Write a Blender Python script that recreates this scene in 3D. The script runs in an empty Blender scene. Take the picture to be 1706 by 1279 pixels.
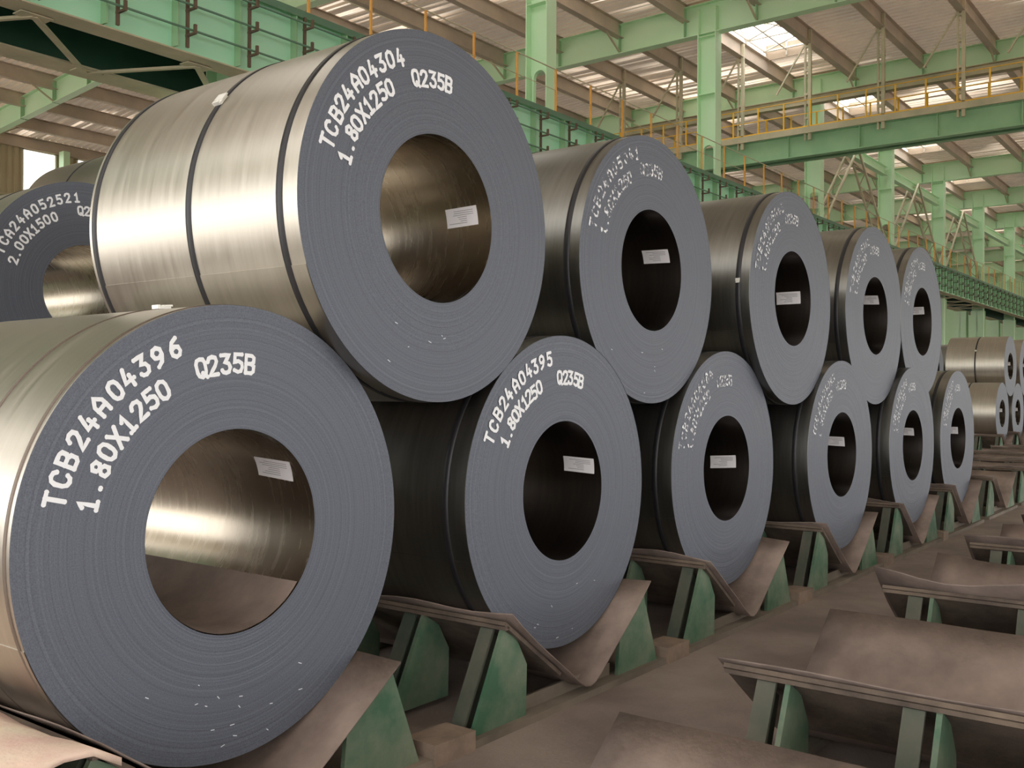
import bpy, bmesh, math, random
from mathutils import Vector, Matrix
random.seed(7)
S = bpy.context.scene
COL = S.collection

# ------------------------------------------------------------------ camera
cam_d = bpy.data.cameras.new('camera')
cam = bpy.data.objects.new('camera', cam_d); COL.objects.link(cam); S.camera = cam
FWD = Vector((0.79595641, 0.60531067, 0.0072379)).normalized()
RGT = Vector((0.60528876, -0.79598927, 0.00515751)).normalized()
UP = RGT.cross(FWD).normalized(); RGT = FWD.cross(UP).normalized()
m = Matrix((RGT, UP, -FWD)).transposed().to_4x4()
m.translation = Vector((-1.96225205, -2.50735469, 1.35039885))
cam.matrix_world = m
cam_d.sensor_fit = 'HORIZONTAL'; cam_d.sensor_width = 36.0
cam_d.lens = 1660.374 / 1706 * 36.0
cam_d.clip_start = 0.05; cam_d.clip_end = 600

# ------------------------------------------------------------------ world and exposure
W = bpy.data.worlds.new('sky'); S.world = W; W.use_nodes = True
wn = W.node_tree.nodes; wl = W.node_tree.links
bg = wn['Background']; bg.inputs['Color'].default_value = (1.0, 0.975, 0.93, 1); bg.inputs['Strength'].default_value = 3.0
S.view_settings.view_transform = 'Standard'; S.view_settings.look = 'None'
S.view_settings.gamma = 1; S.view_settings.use_curve_mapping = False
S.view_settings.exposure = 0.45
S.cycles.max_bounces = 10; S.cycles.diffuse_bounces = 6; S.cycles.glossy_bounces = 5; S.cycles.transparent_max_bounces = 8

# ------------------------------------------------------------------ materials
def srgb(r, g, b):
    f = lambda c: (c/255/12.92) if c/255 <= .04045 else ((c/255+.055)/1.055)**2.4
    return (f(r), f(g), f(b), 1)

def mat(name, col, rough=.6, metal=0., noise=None, bump=None, col2=None, stretch=(1, 1, 1), world=True, rvar=0, detail=5):
    """principled with a noise mix between col and col2; noise = scale; bump = (scale, strength)"""
    M = bpy.data.materials.new(name); M.use_nodes = True
    N = M.node_tree.nodes; L = M.node_tree.links; P = N['Principled BSDF']
    P.inputs['Base Color'].default_value = col; P.inputs['Roughness'].default_value = rough; P.inputs['Metallic'].default_value = metal
    if noise or bump:
        if world:
            g = N.new('ShaderNodeNewGeometry'); src = g.outputs['Position']
        else:
            g = N.new('ShaderNodeTexCoord'); src = g.outputs['Object']
        mp = N.new('ShaderNodeMapping'); mp.inputs['Scale'].default_value = stretch; L.new(src, mp.inputs['Vector'])
    if noise:
        n = N.new('ShaderNodeTexNoise'); n.inputs['Scale'].default_value = noise; n.inputs['Detail'].default_value = detail
        n.inputs['Roughness'].default_value = .6
        L.new(mp.outputs[0], n.inputs['Vector'])
        r = N.new('ShaderNodeMapRange'); r.inputs[1].default_value = .35; r.inputs[2].default_value = .68
        L.new(n.outputs['Fac'], r.inputs[0])
        mx = N.new('ShaderNodeMix'); mx.data_type = 'RGBA'; mx.inputs[6].default_value = col; mx.inputs[7].default_value = col2 or col
        L.new(r.outputs[0], mx.inputs[0]); L.new(mx.outputs[2], P.inputs['Base Color'])
        if rvar:
            q = N.new('ShaderNodeMapRange'); q.inputs[3].default_value = rough-rvar; q.inputs[4].default_value = rough+rvar
            L.new(r.outputs[0], q.inputs[0]); L.new(q.outputs[0], P.inputs['Roughness'])
    if bump:
        n2 = N.new('ShaderNodeTexNoise'); n2.inputs['Scale'].default_value = bump[0]; n2.inputs['Detail'].default_value = 4
        L.new(mp.outputs[0], n2.inputs['Vector'])
        b = N.new('ShaderNodeBump'); b.inputs['Strength'].default_value = bump[1]; b.inputs['Distance'].default_value = .01
        L.new(n2.outputs['Fac'], b.inputs['Height']); L.new(b.outputs[0], P.inputs['Normal'])
    return M

def face_mat(name, ca, cb):
    """edge-on windings: fine concentric rings from the radius in the coil's own x-z plane"""
    M = bpy.data.materials.new(name); M.use_nodes = True
    N = M.node_tree.nodes; L = M.node_tree.links; P = N['Principled BSDF']
    P.inputs['Metallic'].default_value = .40; P.inputs['Roughness'].default_value = .52
    tc = N.new('ShaderNodeTexCoord'); mp = N.new('ShaderNodeMapping'); mp.inputs['Scale'].default_value = (1, 0, 1)
    L.new(tc.outputs['Object'], mp.inputs['Vector'])
    ln = N.new('ShaderNodeVectorMath'); ln.operation = 'LENGTH'; L.new(mp.outputs[0], ln.inputs[0])
    n = N.new('ShaderNodeTexNoise'); n.noise_dimensions = '1D'; n.inputs['Scale'].default_value = 110; n.inputs['Detail'].default_value = 6; n.inputs['Roughness'].default_value = .75
    L.new(ln.outputs['Value'], n.inputs['W'])
    g = N.new('ShaderNodeTexNoise'); g.inputs['Scale'].default_value = 260; g.inputs['Detail'].default_value = 2; L.new(tc.outputs['Object'], g.inputs['Vector'])
    a = N.new('ShaderNodeMath'); a.operation = 'ADD'; L.new(n.outputs['Fac'], a.inputs[0]); L.new(g.outputs['Fac'], a.inputs[1])
    r = N.new('ShaderNodeMapRange'); r.inputs[1].default_value = .6; r.inputs[2].default_value = 1.4; L.new(a.outputs[0], r.inputs[0])
    mx = N.new('ShaderNodeMix'); mx.data_type = 'RGBA'; mx.inputs[6].default_value = ca; mx.inputs[7].default_value = cb
    L.new(r.outputs[0], mx.inputs[0]); L.new(mx.outputs[2], P.inputs['Base Color'])
    b = N.new('ShaderNodeBump'); b.inputs['Strength'].default_value = .12; b.inputs['Distance'].default_value = .001
    L.new(n.outputs['Fac'], b.inputs['Height']); L.new(b.outputs[0], P.inputs['Normal'])
    return M

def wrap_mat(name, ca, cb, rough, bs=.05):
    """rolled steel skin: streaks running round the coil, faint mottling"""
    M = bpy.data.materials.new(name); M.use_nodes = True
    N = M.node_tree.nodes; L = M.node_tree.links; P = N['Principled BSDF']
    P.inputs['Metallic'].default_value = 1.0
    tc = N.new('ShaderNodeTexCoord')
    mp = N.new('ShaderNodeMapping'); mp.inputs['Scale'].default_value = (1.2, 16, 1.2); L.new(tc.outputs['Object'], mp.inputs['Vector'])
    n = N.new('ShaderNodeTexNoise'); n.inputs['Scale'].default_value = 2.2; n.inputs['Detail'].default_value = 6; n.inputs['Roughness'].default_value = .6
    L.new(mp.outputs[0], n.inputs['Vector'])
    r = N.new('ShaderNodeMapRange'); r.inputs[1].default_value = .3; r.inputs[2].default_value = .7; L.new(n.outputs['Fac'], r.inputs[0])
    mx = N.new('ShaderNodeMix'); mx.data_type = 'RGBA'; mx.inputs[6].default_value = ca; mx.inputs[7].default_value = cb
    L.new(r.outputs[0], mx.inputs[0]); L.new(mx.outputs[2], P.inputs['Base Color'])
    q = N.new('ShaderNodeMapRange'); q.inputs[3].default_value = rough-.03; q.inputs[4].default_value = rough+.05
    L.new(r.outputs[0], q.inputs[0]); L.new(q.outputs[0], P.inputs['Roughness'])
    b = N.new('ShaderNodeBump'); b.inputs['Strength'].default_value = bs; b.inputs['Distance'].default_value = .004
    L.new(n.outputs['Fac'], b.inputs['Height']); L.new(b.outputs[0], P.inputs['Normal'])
    return M

def paint_mat(name, lo, hi, scale):
    """white marking paint that has flaked: noise decides where paint remains"""
    M = bpy.data.materials.new(name); M.use_nodes = True
    N = M.node_tree.nodes; L = M.node_tree.links; P = N['Principled BSDF']
    P.inputs['Base Color'].default_value = (.84, .87, .93, 1); P.inputs['Roughness'].default_value = .7
    tc = N.new('ShaderNodeTexCoord'); n = N.new('ShaderNodeTexNoise'); n.inputs['Scale'].default_value = scale; n.inputs['Detail'].default_value = 3
    L.new(tc.outputs['Object'], n.inputs['Vector'])
    r = N.new('ShaderNodeMapRange'); r.inputs[1].default_value = lo; r.inputs[2].default_value = hi; L.new(n.outputs['Fac'], r.inputs[0])
    if lo > .3: L.new(r.outputs[0], P.inputs['Alpha'])
    return M

MT = {}
MT['face'] = face_mat('coil_edge', srgb(74, 79, 91), srgb(112, 118, 131))
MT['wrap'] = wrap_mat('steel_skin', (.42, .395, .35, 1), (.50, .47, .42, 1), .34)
MT['wrap_shaded'] = wrap_mat('shaded_steel_skin', (.22, .22, .21, 1), (.30, .295, .28, 1), .36)  # same steel, darkened to stand for shade between the coils
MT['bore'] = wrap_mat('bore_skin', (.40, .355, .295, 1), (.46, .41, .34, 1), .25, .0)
MT['bore_shaded'] = wrap_mat('shaded_bore_skin', (.15, .135, .125, 1), (.20, .17, .15, 1), .32, .0)  # same bore steel, with the shade inside put into its colour
MT['strap_thin'] = mat('strap_dusty', (.16, .13, .11, 1), .5, .6)
MT['strap'] = mat('strap_steel', (.035, .035, .04, 1), .45, .6)
MT['clip'] = mat('clip_metal', (.75, .75, .72, 1), .4, .3)
MT['paint'] = paint_mat('white_paint', .25, .42, 60)
MT['paint_worn'] = paint_mat('flaked_paint', .44, .60, 45)
MT['scratch'] = mat('scratch_white', (.75, .78, .82, 1), .6)
MT['paper'] = mat('label_paper', (.86, .85, .90, 1), .6)
MT['ink'] = mat('label_ink', (.30, .29, .33, 1), .7)
MT['rust'] = mat('rusty_sheet', srgb(104, 91, 85), .8, 0, 3, (40, .3), srgb(142, 126, 118))
MT['rust_dark'] = mat('old_rusty_plate', srgb(74, 64, 58), .85, 0, 5, (40, .3), srgb(112, 98, 86))
MT['dusty'] = mat('dusty_plate', srgb(98, 90, 80), .8, 0, 2.2, (35, .3), srgb(130, 119, 108))
MT['green'] = mat('green_paint', srgb(58, 96, 74), .7, 0, 5, None, srgb(116, 126, 108))
MT['greendust'] = mat('dusty_green', srgb(60, 72, 62), .8, 0, 4, None, srgb(92, 90, 80))
MT['block'] = mat('block_rust', srgb(142, 124, 110), .85, 0, 8, (50, .3), srgb(114, 100, 90))
MT['tarp'] = mat('pale_sheet', srgb(226, 212, 192), .8, 0, 3, (60, .3), srgb(214, 176, 168))
MT['mint'] = mat('mint_paint', srgb(204, 242, 204), .55, 0, .6, None, srgb(214, 244, 212))
MT['mint2'] = mat('mint_girder', srgb(174, 238, 208), .5, 0, .8, None, srgb(186, 240, 214))
MT['darkgreen'] = mat('deep_green_paint', srgb(30, 74, 58), .6, 0, 1, None, srgb(44, 86, 68))
MT['midgreen'] = mat('mid_green_paint', srgb(150, 194, 156), .6, 0, 1, None, srgb(166, 204, 168))
MT['beige'] = mat('dusty_beige_steel', srgb(206, 194, 170), .7, 0, 1.5, None, srgb(178, 176, 152))
MT['purlin'] = mat('purlin_primer', srgb(206, 190, 174), .7, 0, .8, None, srgb(180, 168, 156))
MT['roof'] = mat('roof_sheet', srgb(206, 186, 162), .45, 0, .35, None, srgb(160, 142, 124))
# roof sheeting: translucency added to brighten the hall, streaks imitate sun through gaps
def roof_mat():
    M = MT['roof']; N = M.node_tree.nodes; L = M.node_tree.links; P = N['Principled BSDF']
    t = N.new('ShaderNodeBsdfTranslucent'); t.inputs[0].default_value = (1.0, .88, .74, 1)
    g = N.new('ShaderNodeNewGeometry')
    a = N.new('ShaderNodeTexNoise'); a.inputs['Scale'].default_value = .16; a.inputs['Detail'].default_value = 2; L.new(g.outputs['Position'], a.inputs['Vector'])
    mp = N.new('ShaderNodeMapping'); mp.inputs['Scale'].default_value = (5.0, .10, 1); L.new(g.outputs['Position'], mp.inputs['Vector'])
    b = N.new('ShaderNodeTexNoise'); b.inputs['Scale'].default_value = 1; b.inputs['Detail'].default_value = 1; L.new(mp.outputs[0], b.inputs['Vector'])
    r1 = N.new('ShaderNodeMapRange'); r1.inputs[1].default_value = .52; r1.inputs[2].default_value = .66; r1.inputs[3].default_value = 0; r1.inputs[4].default_value = 1; L.new(a.outputs['Fac'], r1.inputs[0])
    r2 = N.new('ShaderNodeMapRange'); r2.inputs[1].default_value = .50; r2.inputs[2].default_value = .56; L.new(b.outputs['Fac'], r2.inputs[0])
    m_ = N.new('ShaderNodeMath'); m_.operation = 'MULTIPLY'; L.new(r1.outputs[0], m_.inputs[0]); L.new(r2.outputs[0], m_.inputs[1])
    r3 = N.new('ShaderNodeMapRange'); r3.inputs[3].default_value = ROOF_T; r3.inputs[4].default_value = .5; L.new(m_.outputs[0], r3.inputs[0])
    x = N.new('ShaderNodeMixShader'); L.new(r3.outputs[0], x.inputs[0]); L.new(P.outputs[0], x.inputs[1]); L.new(t.outputs[0], x.inputs[2])
    L.new(x.outputs[0], N['Material Output'].inputs[0])
ROOF_T = .05
roof_mat()
MT['apron'] = mat('outdoor_concrete', srgb(196, 190, 178), .8)  # light tone chosen to reflect daylight indoors
MT['orange'] = mat('orange_rail', srgb(240, 178, 96), .55)
MT['yellow'] = mat('yellow_rail', srgb(250, 196, 60), .55)
MT['pipe'] = mat('pipe_green', srgb(98, 136, 116), .5)
MT['brown'] = mat('bracket_brown', srgb(104, 88, 76), .6)
MT['wall'] = mat('wall_cladding', srgb(196, 184, 156), .6, 0, .5, None, srgb(184, 170, 146))
MT['white'] = mat('white_steel', srgb(214, 208, 196), .6)

# floor: dusty concrete
MT['floor'] = mat('dusty_concrete', srgb(110, 98, 93), .85, 0, 1.3, (60, .35), srgb(144, 130, 123))
# window glass: clear pane
G = bpy.data.materials.new('window_glass'); G.use_nodes = True
gn = G.node_tree.nodes; gl = G.node_tree.links; gn.remove(gn['Principled BSDF'])
tr = gn.new('ShaderNodeBsdfTransparent'); tr.inputs[0].default_value = (.93, .95, .94, 1)
go = gn.new('ShaderNodeBsdfGlossy'); go.inputs['Roughness'].default_value = .08
mxs = gn.new('ShaderNodeMixShader'); mxs.inputs[0].default_value = .08
gl.new(tr.outputs[0], mxs.inputs[1]); gl.new(go.outputs[0], mxs.inputs[2]); gl.new(mxs.outputs[0], gn['Material Output'].inputs[0])
MT['glass'] = G

# ------------------------------------------------------------------ mesh helpers
class MB:
    def __init__(s): s.v = []; s.f = []; s.sm = []
    def add(s, vs, fs, smooth=False):
        o = len(s.v); s.v += [tuple(v) for v in vs]; s.f += [tuple(i+o for i in f) for f in fs]; s.sm += [smooth]*len(fs)
        return s
    def box(s, x0, x1, y0, y1, z0, z1):
        return s.add([(x, y, z) for z in (z0, z1) for y in (y0, y1) for x in (x0, x1)],
                     [(0, 2, 3, 1), (4, 5, 7, 6), (0, 1, 5, 4), (2, 6, 7, 3), (0, 4, 6, 2), (1, 3, 7, 5)])
    def prism(s, poly, axis, a, b, smooth=False):
        """extrude a 2D polygon: axis 'y' -> poly is (x,z); 'x' -> (y,z)"""
        n = len(poly)
        def P(p, t): return (p[0], t, p[1]) if axis == 'y' else ((t, p[0], p[1]) if axis == 'x' else (p[0], p[1], t))
        vs = [P(p, a) for p in poly] + [P(p, b) for p in poly]
        fs = [tuple(range(n))[::-1], tuple(range(n, 2*n))] + [(i, (i+1) % n, n+(i+1) % n, n+i) for i in range(n)]
        return s.add(vs, fs)
    def bar(s, p, q, w, h=None, up=(0, 0, 1)):
        p = Vector(p); q = Vector(q); h = h or w; d = (q-p).normalized(); u = Vector(up)
        if abs(d.dot(u)) > .97: u = Vector((1, 0, 0))
        a = d.cross(u).normalized()*w/2; b = a.cross(d).normalized()*h/2
        vs = [p-a-b, p+a-b, p+a+b, p-a+b, q-a-b, q+a-b, q+a+b, q-a+b]
        return s.add(vs, [(3, 2, 1, 0), (4, 5, 6, 7), (0, 1, 5, 4), (1, 2, 6, 5), (2, 3, 7, 6), (3, 0, 4, 7)])
    def tube(s, pts, r, n=8):
        pts = [Vector(p) for p in pts]
        for p, q in zip(pts, pts[1:]):
            d = (q-p).normalized(); u = Vector((0, 0, 1)) if abs(d.z) < .9 else Vector((1, 0, 0))
            a = d.cross(u).normalized(); b = d.cross(a)
            vs = [c+a*r*math.cos(t)+b*r*math.sin(t) for c in (p, q) for t in [2*math.pi*i/n for i in range(n)]]
            s.add(vs, [(i, (i+1) % n, n+(i+1) % n, n+i) for i in range(n)], True)
            s.add(vs[:n], [tuple(range(n))]); s.add(vs[n:], [tuple(range(n))[::-1]])
        return s
    def ibeam(s, p, q, h, w, tf=.02, tw=.012):
        """I section, web vertical"""
        p = Vector(p); q = Vector(q); d = (q-p).normalized(); a = d.cross(Vector((0, 0, 1))).normalized(); u = a.cross(d).normalized()
        def B(c0, c1, wa, hu):
            vs = []
            for e in (p, q):
                for (i, j) in ((-1, -1), (1, -1), (1, 1), (-1, 1)): vs.append(e + a*(wa/2*i) + u*((c0+c1)/2 + (c1-c0)/2*j))
            s.add(vs, [(3, 2, 1, 0), (4, 5, 6, 7), (0, 1, 5, 4), (1, 2, 6, 5), (2, 3, 7, 6), (3, 0, 4, 7)])
        B(0, tf, w, 0); B(h-tf, h, w, 0); B(tf, h-tf, tw, 0)
        return s
    def mesh(s, name, m):
        me = bpy.data.meshes.new(name); me.from_pydata(s.v, [], s.f); me.materials.append(MT[m])
        me.polygons.foreach_set('use_smooth', s.sm)
        bm = bmesh.new(); bm.from_mesh(me); bmesh.ops.recalc_face_normals(bm, faces=bm.faces); bm.to_mesh(me); bm.free()
        me.update(); return me
    def build(s, name, m, parent=None, loc=None):
        return put(name, s.mesh(name, m), parent, loc)

def put(name, me, parent=None, loc=None, rz=0):
    o = bpy.data.objects.new(name, me); COL.objects.link(o)
    if parent: o.parent = parent
    if loc: o.location = loc
    if rz: o.rotation_euler.z = rz
    return o
def tag(o, label=None, cat=None, group=None, kind=None):
    if label: o['label'] = label
    if cat: o['category'] = cat
    if group: o['group'] = group
    if kind: o['kind'] = kind
    return o
def empty(name, loc, rz=0):
    o = bpy.data.objects.new(name, None); COL.objects.link(o); o.location = loc; o.rotation_euler.z = rz
    o.empty_display_size = .2; return o
def copy_tree(o, parent=None):
    c = o.copy(); COL.objects.link(c)
    if parent: c.parent = parent
    for ch in o.children: copy_tree(ch, c)
    return c

ROOF0, EAVE = 13.55, 41.0
def roof_z(y): return ROOF0 - .095*max(0, y-29)

# ------------------------------------------------------------------ the setting
fl = MB().box(-14, 108, -16.5, EAVE+.2, -.3, 0).build('floor', 'floor'); tag(fl, kind='structure')

gr = MB().box(-160, 220, -160, 160, -.4, -.05).build('floor_outside', 'apron'); tag(gr, kind='structure')  # unseen ground, made pale to bounce daylight onto the ceiling
BX = [-9.6+9*k for k in range(14)]              # bay lines, last 107.4
SY = [-14.2+2.4*k for k in range(24)]           # purlin lines up to 41.0
ceil_ = empty('ceiling', (50, 12, ROOF0)); tag(ceil_, kind='structure')
def ceil_part(name, me, loc):
    return put(name, me, ceil_, (loc[0]-50, loc[1]-12, loc[2]-ROOF0))
def sheet_mesh(width, drop):
    """corrugated sheet: trapezoid ribs along y, pitch .3"""
    b = MB(); n = int(round(width/.3)); pts = []
    for i in range(n):
        x = i*.3; pts += [(x, 0), (x+.14, 0), (x+.17, .09), (x+.27, .09)]
    pts.append((width, 0))
    vs = [(x, 0, z) for x, z in pts]+[(x, 2.4, z-drop) for x, z in pts]; k = len(pts)
    b.add(vs, [(i, i+1, k+i+1, k+i) for i in range(k-1)])
    return b.mesh('roof_panel', 'roof')
PAN = {(w, d): sheet_mesh(w, d) for w in (9, 2.7) for d in (0, .228)}
for bx in BX[:-1]:
    for y in SY[:-1]:
        d = roof_z(y)-roof_z(y+2.4); key = .228 if d > .1 else 0
        if abs(y-9.8) < .01:
            ceil_part('roof_panel', PAN[(2.7, key)], (bx+6.3, y, roof_z(y)))
        else:
            ceil_part('roof_panel', PAN[(9, key)], (bx, y, roof_z(y)))
# purlins, one per line (deep I sections along x)
pm = MB().ibeam((-9.6, 0, -.52), (107.4, 0, -.52), .52, .24, .022, .014).mesh('purlin', 'purlin')
for y in SY: ceil_part('purlin', pm, (0, y, roof_z(y)))
# secondary angle ties half way between purlins, fine lines across the sheets
# roof lanterns: frames over the open half bays
lm = MB()
for a in range(5): lm.bar((.2+a*1.45, 0, .2), (.2+a*1.45, 2.4, .2), .06)
for a in range(5): lm.bar((.2+a*1.45, .0, .2), (.2+(a+1)*1.45 if a < 4 else .2, 2.4, .2), .045)
for yy in (.05, .8, 1.6, 2.35): lm.bar((0, yy, .22), (6.2, yy, .22), .05)
for sx in (0, 6.22):
    for yy in (0, .8, 1.6, 2.4): lm.bar((sx, yy, 0), (sx, yy, 1.3), .05)
    lm.bar((sx, 0, 1.3), (sx, 2.4, 1.3), .05); lm.bar((sx, 0, 0), (sx, 2.4, 1.3), .03)
for sy in (0, 2.4):
    lm.bar((0, sy, 1.3), (6.22, sy, 1.3), .05)
    for k in range(4): lm.bar((k*1.555, sy, 0 if k % 2 else 1.3), ((k+1)*1.555, sy, 1.3 if k % 2 else 0), .035)
lmesh = lm.mesh('skylight_frame', 'white')
curb = MB().box(-.05, 0, 0, 2.4, -.05, .5).box(6.25, 6.3, 0, 2.4, -.05, .5).mesh('skylight_curb', 'roof')
for bx in BX[:-1]:
    ceil_part('skylight_frame', lmesh, (bx, 9.8, ROOF0)); ceil_part('skylight_curb', curb, (bx, 9.8, ROOF0))

# rear wall with tall window strips
wb = empty('wall_back', (50, EAVE, 0)); tag(wb, kind='structure')
def clad(x0, x1, z0, z1):
    b = MB(); n = max(1, int(round((x1-x0)/.3))); st = (x1-x0)/n; pts = []
    for i in range(n):
        x = x0+i*st; pts += [(x, 0), (x+st*.55, 0), (x+st*.65, .05), (x+st*.9, .05)]
    pts.append((x1, 0)); k = len(pts)
    b.add([(x, y, z0) for x, y in pts]+[(x, y, z1) for x, y in pts], [(i, i+1, k+i+1, k+i) for i in range(k-1)])
    b.build('cladding_panel', 'wall', wb, (-50, 0, 0))
wins = []; x = -8.0
while x < 14: wins.append((x, x+2.4)); x += 4.0  # unseen windows, added for light and reflections on the coils
wins += [(19.7, 21.25), (22.2, 23.9)]; x = 25.0
while x < 104: wins.append((x, x+2.4)); x += 4.0  # hidden windows repeated along the wall, added to light the hall
px = -9.6
for a, b_ in wins+[(107.4, 107.4)]:
    if a-px > .05: clad(px, a, 4.0, 11.9)
    px = b_
clad(-9.6, 107.4, 0, 4.0); clad(-9.6, 107.4, 11.9, 12.6)
for y in (6, 8.9, 9.7): MB().box(-9.6, 107.4, -.12, -.02, y, y+.1).build('wall_girt', 'beige', wb, (-50, 0, 0))
for i, (a, b_) in enumerate(wins):
    w = MB()
    w.box(a, a+.06, -.04, .04, 4, 11.9).box(b_-.06, b_, -.04, .04, 4, 11.9)
    for z in (4, 6.6, 9.3, 11.84): w.box(a, b_, -.04, .04, z, z+.06)
    o = w.build('window_%d' % (i+1), 'white', None, (0, EAVE, 0)); tag(o, kind='structure')
    MB().box(a+.03, b_-.03, -.005, .005, 4, 11.9).build('window_pane', 'glass', o)
wc = MB().ibeam((0, 0, 0), (0, 0, 1), .1, .1)
for x in (21.45, 17.4): 
    tag(MB().box(x-.15, x+.15, EAVE-.55, EAVE-.15, 0, 12.0).build('trim_%d' % (1 if x > 20 else 2), 'mint'), kind='structure')
# front side wall and left end wall: unseen, added to hold the light to low openings
wf = empty('wall_front', (50, -16.6, 0)); tag(wf, kind='structure')
MB().box(-63.6, 57.6, -.05, .05, 4.6, 13.6).build('cladding', 'wall', wf)
wl_ = empty('wall_left', (-13.6, 12, 0)); tag(wl_, kind='structure')
MB().box(-.05, .05, -28.5, 29, 7.5, 13.6).build('cladding', 'wall', wl_)
# far end wall
we = empty('wall_right', (107.6, 12, 0)); tag(we, kind='structure')
ew = MB()
for k in range(64): ew.box(0, .1, -24.5+k*.9-.02, -24.5+k*.9+.82, 0, 13.6)
ew.build('cladding_panel', 'mint', we)
MB().box(.02, .06, -25, 32, 0, 13.6).build('backing_sheet', 'wall', we)

# ------------------------------------------------------------------ columns
YC = 11.4
CX = [17.4+9*k for k in range(-2, 10)]
def column_meshes():
    D, Wd, zt = .62, .40, 13.3
    fl1 = MB().box(-Wd/2, Wd/2, -D/2, -D/2+.03, 0, zt).mesh('flange', 'mint')
    fl2 = MB().box(-Wd/2, Wd/2, D/2-.03, D/2, 0, zt).mesh('flange', 'mint')
    # web with a stadium-shaped man hole above the walkway
    b = MB(); yo = D/2-.03; zc0, zc1, hr = 7.35, 9.05, .19; T = .012
    st = [(hr*math.cos(math.radians(a)), zc1-hr+hr*math.sin(math.radians(a))) for a in range(0, 181, 20)] + \
         [(-hr*math.cos(math.radians(a)), zc0+hr-hr*math.sin(math.radians(a))) for a in range(0, 181, 20)]
    zt2, zb2 = zc1+.05, zc0-.05; zm = (zc0+zc1)/2; Hh = (zt2-zb2)/2
    def outer(p):
        y, z = p; dz = z-zm; k = min(yo/abs(y) if abs(y) > 1e-6 else 1e9, Hh/abs(dz) if abs(dz) > 1e-6 else 1e9)
        return (y*k, zm+dz*k)
    n = len(st)
    for xs in (-T/2, T/2):
        vi = [(xs, y, z) for y, z in st]; vo = [(xs,)+outer(p) for p in st]
        b.add(vi+vo, [(i, (i+1) % n, n+(i+1) % n, n+i) for i in range(n)])
    corners = [(yo, zt2), (-yo, zt2), (-yo, zb2), (yo, zb2)]
    b.add([(-T/2, y, z) for y, z in st]+[(T/2, y, z) for y, z in st], [(i, (i+1) % n, n+(i+1) % n, n+i) for i in range(n)])
    b.box(-T/2, T/2, -yo, yo, 0, zb2).box(-T/2, T/2, -yo, yo, zt2, zt)
    for sy in (-1, 1):           # close the corners the radial strips cut off
        for (za, zb_) in ((zt2-.16, zt2), (zb2, zb2+.16)): b.box(-T/2, T/2, sy*(yo-.07) if sy > 0 else -yo, yo if sy > 0 else -(yo-.07), za, zb_)
    web = b.mesh('web', 'mint')
    r = MB(); m_ = [(y*1.0, z) for y, z in st]
    for i in range(n):
        p, q = m_[i], m_[(i+1) % n]
        r.bar((0, p[0], p[1]), (0, q[0], q[1]), .03, .10, up=(1, 0, 0))
    ring = r.mesh('manhole_frame', 'mint')
    s_ = MB()
    for z in (2, 4.2, 6.2, 10.6, 12.4):
        s_.box(-Wd/2+.02, Wd/2-.02, -yo, yo, z, z+.02)
    stf = s_.mesh('stiffener', 'mint')
    low = MB().box(-.3, .3, -.02, .02, .05, 6.3).box(-.3, -.27, -.35, .35, .05, 6.3).box(.27, .3, -.35, .35, .05, 6.3)
    lowm = low.mesh('lower_leg', 'mint')
    base = MB().box(-.45, .45, -.8, 1.0, 0, .05).mesh('base_plate', 'darkgreen')
    return fl1, fl2, web, ring, stf, lowm, base
CM = column_meshes()
ordn = ['first', 'second', 'third', 'fourth', 'fifth', 'sixth', 'seventh', 'eighth', 'ninth', 'tenth']
for i, x in enumerate(CX):
    c = empty('steel_column', (x, YC, 0))
    k = i-2
    if k == 0: lab = 'mint green steel column rising highest, between the two nearest upper coils, oval hole at walkway'
    elif k == 1: lab = 'second visible mint green column, oval opening, above the upper coil second from camera'
    elif k > 1 and k < 8: lab = '%s visible mint green steel column counted from the nearest, further down the crane runway' % ordn[k]
    elif k >= 8: lab = 'most distant mint column at the far end of the hall, %s in the line' % ordn[min(k, 9)]
    else: lab = 'mint column hidden behind the crane girder left of the big upper coil, %s' % ('outer one' if k == -2 else 'inner one')
    tag(c, lab, 'column', 'mint columns along the crane runway')
    for nm, me in zip(('flange', 'flange', 'web', 'manhole_frame', 'stiffener', 'lower_leg', 'base_plate'), CM):
        put(nm, me, c)
    # leg under the rear girder
    put('lower_leg', CM[5], c, (0, .95, 0))

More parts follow.
